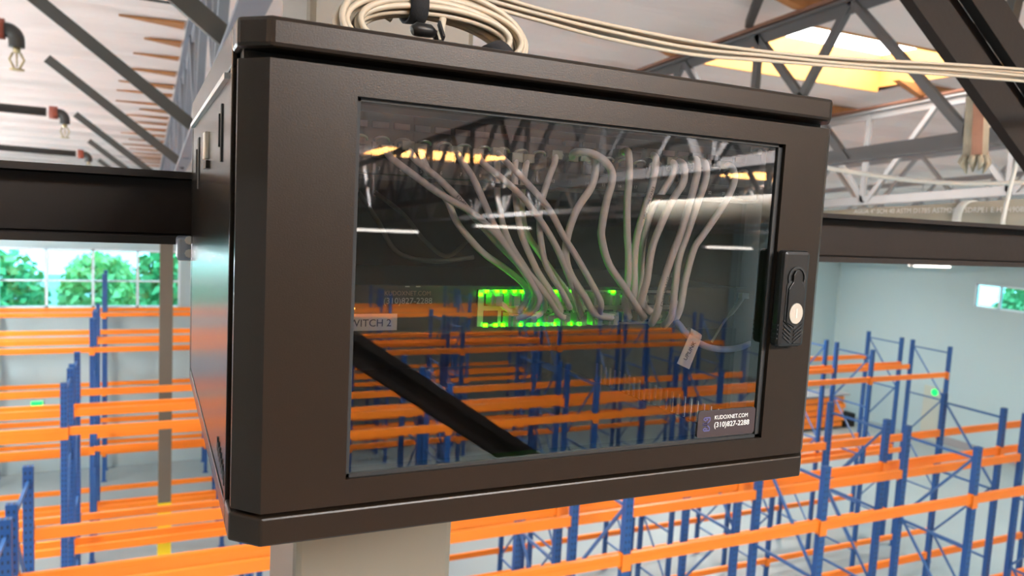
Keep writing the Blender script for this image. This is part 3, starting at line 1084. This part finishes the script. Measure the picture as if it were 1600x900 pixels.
# ------------------------------------------------------------------ inside: switch
SY = .657
sw = thing('network_switch', 'black network switch with green port lights in the cabinet', 'switch', (.355, SY, Z - .090))
sl = sw.location.copy()
rel(MB().box(.126, .584, SY, SY + .22, Z - .1130, Z - .0680), 'housing', 'panel_black', sw, sl, .001)
rel(MB().box(.112, .126, SY - .002, SY + .002, Z - .1130, Z - .0680), 'rack_ear', 'panel_black', sw, sl)
rel(MB().box(.584, .598, SY - .002, SY + .002, Z - .1130, Z - .0680), 'rack_ear', 'panel_black', sw, sl)
rel(MB().box(.278, .500, SY - .003, SY, Z - .1060, Z - .0715), 'port_block', 'sheet_steel', sw, sl)
NP = 12
pw = (.500 - .282) / NP
me_port = MB().box(-.0072, .0072, -.0006, .001, -.0062, .0062).mesh('port', 'grip_groove')
me_led = MB().box(-.0019, .0019, -.0018, .0, -.0016, .0016).mesh('port_light', 'led_green')
me_plug = MB().box(-.0056, .0056, -.0135, -.0008, -.0062, .0062).box(-.0030, .0030, -.0180, -.0125, -.0050, .0040).mesh('latch_plug', 'clear_plug')
for k in range(NP):
    for s in (-1, 1):
        x = .282 + pw * (k + .5)
        pr = link('port', me_port, sw, loc=(x - sl.x, -.003, (Z - .0888 + s * .0085) - sl.z))
        if k < 8 and not (k == 0 and s == -1):
            link('latch_plug', me_plug, pr, loc=(0, 0, s * .0012))
        if k < 6 or k in (7, 11):
            if k == 11 and s == 1:
                continue
            for dx in (-.0052, .0052):
                if (k >= 6 and dx < 0) or (k + s) % 3 == 0 and dx > 0:
                    continue
                link('port_light', me_led, pr, loc=(dx, -.0004, s * .0072))
link('port_light', me_led, sw, loc=(.280 - sl.x, -.0032, Z - .0760 - sl.z))
rel(MB().box(.1545, .2020, SY - .0012, SY, Z - .1082, Z - .0936), 'paper_label', 'paper', sw, sl)
text('label_text', 'SWITCH 2', .0092, 'ink', sw, facing(Vector((.1548, SY - .0015, Z - .1045)) - sl))
text('switch_print', 'KUDOXNET.COM', .0058, 'sticker_faint', sw, facing(Vector((.1895, SY - .0012, Z - .0772)) - sl), sx=.92)
text('switch_print', '(310)827-2288', .0076, 'print_white', sw, facing(Vector((.1888, SY - .0012, Z - .0846)) - sl))
rel(MB().box(.1545, .1640, SY - .0012, SY, Z - .0895, Z - .0880), 'status_light', 'led_amber', sw, sl)
for x in (.2085, .2185):
    rel(MB().box(x, x + .004, SY - .001, SY, Z - .0668 - .003, Z - .0668 - .002), 'vent_mark', 'print_white', sw, sl)

# ------------------------------------------------------------------ patch leads
PATHS = [
    ([(603, 234), (612, 247), (650, 276), (686, 302), (740, 334), (775, 366), (800, 398), (822, 430), (838, 455), (842, 472), (828, 490), (808, 496)], 1),
    ([(636, 228), (650, 250), (686, 280), (712, 306), (740, 338), (774, 376), (812, 416), (832, 448), (834, 474), (818, 492), (803, 494)], 3),
    ([(655, 232), (664, 256), (682, 290), (700, 316), (712, 344), (728, 366), (756, 396), (790, 420), (818, 444), (824, 462), (815, 480), (800, 486), (782, 482)], 5),
    ([(712, 236), (722, 252), (740, 280), (758, 320), (774, 356), (792, 386), (816, 416), (850, 456), (872, 490), (878, 504)], 2),
    ([(776, 240), (777, 262), (777, 300), (780, 322), (786, 352), (800, 386), (824, 424), (846, 462), (850, 484), (836, 498)], 4),
    ([(745, 240), (756, 256), (786, 280), (816, 308), (844, 344), (866, 380), (880, 410), (892, 440), (902, 470), (906, 490)], 1),
    ([(776, 238), (792, 254), (818, 280), (856, 324), (880, 368), (900, 400), (924, 442), (938, 470), (938, 484), (930, 490)], 0),
    ([(806, 246), (804, 270), (806, 310), (812, 354), (820, 380), (840, 424), (862, 458), (876, 486), (878, 500)], 3),
    ([(824, 248), (820, 270), (815, 310), (817, 340), (824, 366), (846, 400), (870, 434), (890, 462), (900, 486), (898, 497)], 5),
    ([(868, 242), (866, 256), (856, 282), (845, 320), (843, 345), (845, 376), (854, 416), (878, 456), (890, 480), (893, 494)], 2),
    ([(912, 246), (926, 248), (931, 262), (924, 292), (902, 326), (888, 364), (884, 397), (891, 428), (913, 463), (930, 490), (932, 502)], 1),
    ([(893, 246), (900, 238), (925, 240), (947, 254), (957, 277), (948, 314), (941, 350), (940, 372), (951, 412), (976, 450), (991, 474), (996, 486)], 0),
    ([(970, 240), (980, 236), (983, 250), (983, 281), (980, 314), (980, 363), (982, 397), (981, 440), (976, 470), (962, 494)], 2),
    ([(1014, 240), (1024, 246), (1024, 262), (1017, 296), (1004, 337), (995, 372), (991, 408), (991, 452), (984, 478), (972, 494)], 3),
    ([(1046, 252), (1054, 258), (1051, 274), (1036, 299), (1018, 328), (1007, 366), (1002, 397), (1000, 441), (994, 476), (984, 492)], 4),
    ([(1058, 252), (1068, 258), (1068, 284), (1050, 314), (1028, 362), (1018, 392), (1011, 437), (1004, 474), (996, 496)], 1),
    ([(1078, 250), (1088, 250), (1090, 266), (1086, 286), (1078, 316), (1062, 368), (1049, 403), (1033, 454), (1028, 486), (1018, 505), (1006, 500)], 0),
    ([(1092, 252), (1101, 254), (1104, 270), (1100, 290), (1090, 318), (1073, 368), (1061, 403), (1054, 454), (1050, 492), (1038, 508), (1022, 502)], 2),
    ([(1128, 258), (1142, 260), (1148, 276), (1143, 296), (1128, 324), (1098, 368), (1084, 390), (1070, 441), (1062, 484), (1048, 507), (1032, 500)], 3),
]
ORD = ['first', 'second', 'third', 'fourth', 'fifth', 'sixth', 'seventh', 'eighth', 'ninth', 'tenth', 'eleventh', 'twelfth', 'thirteenth', 'fourteenth', 'fifteenth',
       'sixteenth', 'seventeenth', 'eighteenth', 'nineteenth']
order = sorted(range(len(PATHS)), key=lambda i: PATHS[i][0][1][0])
rank = {i: k for k, i in enumerate(order)}
PORTS = [(.282 + pw * (k + .5), Z - .0888 + s_ * .0085) for k in range(NP) for s_ in (-1, 1)]
FREE = list(range(len(PORTS)))
rnd = random.Random(11)
for i, (pts, lay) in enumerate(PATHS):
    n = len(pts)
    W3 = []
    for k, (x, y) in enumerate(pts):
        u = k / (n - 1)
        front = .6085 + .0062 * (lay % 6) * .9
        if k == 0:
            Yd = PY - .006
        elif k == 1:
            Yd = min(front + .012, PY - .012)
        elif k == n - 1:
            Yd = SY - .014
        elif k == n - 2:
            Yd = front + .012
        else:
            Yd = front
        W3.append(pt(x, y, Yd))
    e_ = W3[-1]
    kp = min(FREE, key=lambda q_: (PORTS[q_][0] - e_.x) ** 2 + (PORTS[q_][1] - e_.z) ** 2)
    FREE.remove(kp)
    W3[-1] = Vector((PORTS[kp][0], SY - .016, PORTS[kp][1]))
    lab = 'pale grey patch lead, %s from the left along the patch panel' % ORD[rank[i]]
    t = thing('patch_lead', lab, 'cable', W3[0], 'patch leads inside the cabinet')
    o = W3[0]
    L = [p - o for p in spline(W3, 7)]
    r = .0030 if i < 10 else .0036
    MB().tube(L, r, 10).build('cord', 'cable_white', t)
    e = W3[-1] - o
    d = Vector((0, 1, 0))
    MB().tube([e, e + d * .004, e + d * .010], [.0040, .0046, .0050], 8).build('boot', 'clear_plug', t)
    MB().box(e.x - .0055, e.x + .0055, e.y + .003, e.y + .0135, e.z - .0045, e.z + .0050).build('plug', 'clear_plug', t, .0005)
    s = Vector((0, 0, 0))
    MB().box(-.0055, .0055, -.004, .006, -.004, .004).build('plug', 'clear_plug', t, .0005)
    if i in (1, 13, 16):                    # printing along the jacket
        body = {1: 'ETHERNET CABLE 2091473', 13: 'NETWORK CABLE 06591', 16: 'ETHERNET BASE CABLE 6'}[i]
        k0 = int(len(L) * (.30 if i != 16 else .62))
        a, b2 = L[k0], L[min(k0 + 10, len(L) - 1)]
        v = (b2 - a).normalized()
        up = Vector((0, -1, 0))
        if i != 1:
            a, v = b2, -v
        side_ = up.cross(v).normalized()
        mtx = Matrix((v, side_, v.cross(side_))).transposed().to_4x4()
        mtx.translation = a + v.cross(side_) * (r + .0006) - side_ * .0014
        text('jacket_print', body[:14], .0040, 'cable_print', t, mtx)

# uplink lead with its paper flag
W3 = [pt(1046, 494, SY - .012), pt(1060, 506, .625), pt(1073, 522, .622), pt(1096, 538, .622), pt(1119, 545, .628), pt(1146, 545, .640), pt(1169, 538, .660), pt(1184, 527, .69)]
t = thing('uplink_lead', 'pale blue uplink lead carrying a paper tag', 'cable', W3[0])
MB().tube([p - W3[0] for p in spline(W3, 7)], .0034, 10).build('cord', 'cable_blue', t)
a, b, c, d = [pt(*q, .618) for q in ((1078, 522), (1095, 532), (1077, 577), (1058, 568))]
fl = MB().quad(a - W3[0], b - W3[0], c - W3[0], d - W3[0])
fl.quad(*[v - W3[0] + Vector((0, .0006, 0)) for v in (d, c, b, a)])
fl.tube([a - W3[0] + Vector((0, .004, .002)), b - W3[0] + Vector((0, .004, .002))], .0048, 8)
fl.build('paper_tag', 'paper', t)
v = (pt(1086, 535, .6175) - pt(1069, 566, .6175)).normalized()
up = Vector((0, -1, 0))
s_ = up.cross(v).normalized()
mtx = Matrix((v, s_, up)).transposed().to_4x4()
mtx.translation = pt(1072, 564, .6172) - W3[0]
text('tag_text', 'UPLINK', .0062, 'ink', t, mtx)
# loose twist tie hanging from the right wall
tw = [pt(1112, 535, .66), pt(1130, 505, .655), pt(1150, 480, .652), pt(1162, 462, .650)]
t = thing('cable_tie', 'loose white cable tie hanging beside the uplink lead', 'cable tie', tw[0])
MB().tube([p - tw[0] for p in spline(tw, 5)], [.0012] * 8 + [.0026] * 8, 6).build('strap', 'strap_white', t)
hd_ = tw[-1] - tw[0]
MB().box(hd_.x - .005, hd_.x + .005, hd_.y - .003, hd_.y + .003, hd_.z - .003, hd_.z + .003).build('tie_head', 'strap_white', t)

# slack loops far left inside
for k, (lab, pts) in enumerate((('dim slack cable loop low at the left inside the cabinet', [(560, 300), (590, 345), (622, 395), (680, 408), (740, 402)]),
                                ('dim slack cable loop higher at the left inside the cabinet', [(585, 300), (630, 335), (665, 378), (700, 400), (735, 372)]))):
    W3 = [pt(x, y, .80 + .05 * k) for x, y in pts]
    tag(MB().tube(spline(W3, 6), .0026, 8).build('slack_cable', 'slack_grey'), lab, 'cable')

# ================================================================== ON TOP OF THE CABINET
cc = Vector((pt(680, 50, .86).x, .86, Z + .1955))
coil = thing('cable_coil', 'coil of cream network cable strapped on top of the cabinet', 'cable coil', cc)
e1 = Vector((1, 0.03, .01)).normalized()
e2 = Vector((0, .36, .93)).normalized()
OV = .43                                    # the slack coil sags to an oval
rnd = random.Random(5)
nrm = e1.cross(e2)
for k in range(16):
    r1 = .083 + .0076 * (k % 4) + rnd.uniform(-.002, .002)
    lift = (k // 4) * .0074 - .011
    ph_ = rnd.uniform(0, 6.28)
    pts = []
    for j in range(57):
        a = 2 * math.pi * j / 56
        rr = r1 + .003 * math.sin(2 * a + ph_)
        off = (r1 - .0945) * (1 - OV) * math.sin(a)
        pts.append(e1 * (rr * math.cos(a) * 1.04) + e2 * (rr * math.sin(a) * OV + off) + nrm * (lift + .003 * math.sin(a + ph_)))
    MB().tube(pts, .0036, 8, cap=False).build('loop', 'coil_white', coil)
for ang, rs in ((104, .0250), (-38, .0265)):
    a = math.radians(ang)
    mid = e1 * (.097 * math.cos(a)) + e2 * (.097 * OV * math.sin(a))
    tan = (e1 * -math.sin(a) + e2 * (OV * math.cos(a))).normalized()
    rad = tan.cross(nrm).normalized()
    mb = MB()
    n0 = len(mb.v)
    for j in range(17):
        b = 2 * math.pi * j / 16
        p = mid + rad * (rs * math.cos(b)) + nrm * (rs * .95 * math.sin(b))
        mb.v += [tuple(p - tan * .0105), tuple(p + tan * .0105)]
    for j in range(16):
        mb.f.append((n0 + 2 * j, n0 + 2 * j + 1, n0 + 2 * j + 3, n0 + 2 * j + 2)); mb.s.append(True)
    s = mb.build('strap', 'velcro', coil)
    sm = s.modifiers.new('thick', 'SOLIDIFY')
    sm.thickness = .003
tailp = [mid_ for mid_ in (pt(686, 36, .80), pt(690, 50, .79), pt(693, 60, .785))]
MB().bar(tailp[0] - cc, tailp[2] - cc, .0025, .006, up=(0, 1, 0)).build('strap_tail', 'velcro', coil)

# black plug and loose leads beside the coil
p = pt(662, 52, .80)
t = thing('power_plug', 'black power plug lying on top of the cabinet', 'plug', p)
MB().tube([(-.013, 0, .001), (-.008, 0, .003), (.007, 0, .003), (.013, 0, .001)], [.005, .0075, .007, .004], 10).build('body', 'black_plastic', t)
MB().tube(spline([(.012, 0, .001), (.017, .008, -.004), (.019, .02, -.012)], 4), .003, 8).build('cord', 'black_plastic', t)
W3 = [pt(533, 45, .95), pt(543, 5, .97), pt(556, -40, .99), pt(600, -80, 1.0)]
tag(MB().tube(spline(W3, 6), .004, 8).build('loose_cable', 'cable_blue_deep'), 'blue cable rising left of the coil on the cabinet', 'cable')
W3 = [pt(540, 40, .93), pt(549, 5, .95), pt(566, -6, .95), pt(590, 16, .93), pt(612, 30, .93)]
tag(MB().tube(spline(W3, 6), .0042, 8).build('loose_cable', 'coil_white'), 'white cable bent beside the left of the coil', 'cable')
W3 = [pt(548, -10, 1.0), pt(580, 12, 1.0), pt(640, 20, 1.0), pt(700, 10, 1.0)]
tag(MB().tube(spline(W3, 6), .0035, 8).build('loose_cable', 'coil_white'), 'white cable passing behind the coil', 'cable')
W3 = [pt(780, 105, .98), pt(793, 82, .98), pt(803, 60, .985), pt(802, 40, .99), pt(780, 20, 1.0)]
tag(MB().tube(spline(W3, 6), .005, 8).build('loose_cable', 'cable_blue_deep'), 'blue cable showing right of the coil on the cabinet', 'cable')
W3 = [pt(688, 66, .82), pt(690, 45, .83), pt(692, 30, .84)]
tag(MB().tube(spline(W3, 6), .004, 8).build('loose_cable', 'coil_white'), 'short white cable standing beside the black plug', 'cable')

# cables strung from the coil off to the right
rnd = random.Random(21)
CORD = ['topmost cream cable of the bundle strung to the right', 'second cream cable from the top of the strung bundle', 'third cream cable from the top of the strung bundle',
        'middle cream cable of the bundle strung to the right', 'third cream cable from the bottom of the strung bundle', 'second cream cable from the bottom of the strung bundle', 'lowest cream cable of the bundle strung to the right']
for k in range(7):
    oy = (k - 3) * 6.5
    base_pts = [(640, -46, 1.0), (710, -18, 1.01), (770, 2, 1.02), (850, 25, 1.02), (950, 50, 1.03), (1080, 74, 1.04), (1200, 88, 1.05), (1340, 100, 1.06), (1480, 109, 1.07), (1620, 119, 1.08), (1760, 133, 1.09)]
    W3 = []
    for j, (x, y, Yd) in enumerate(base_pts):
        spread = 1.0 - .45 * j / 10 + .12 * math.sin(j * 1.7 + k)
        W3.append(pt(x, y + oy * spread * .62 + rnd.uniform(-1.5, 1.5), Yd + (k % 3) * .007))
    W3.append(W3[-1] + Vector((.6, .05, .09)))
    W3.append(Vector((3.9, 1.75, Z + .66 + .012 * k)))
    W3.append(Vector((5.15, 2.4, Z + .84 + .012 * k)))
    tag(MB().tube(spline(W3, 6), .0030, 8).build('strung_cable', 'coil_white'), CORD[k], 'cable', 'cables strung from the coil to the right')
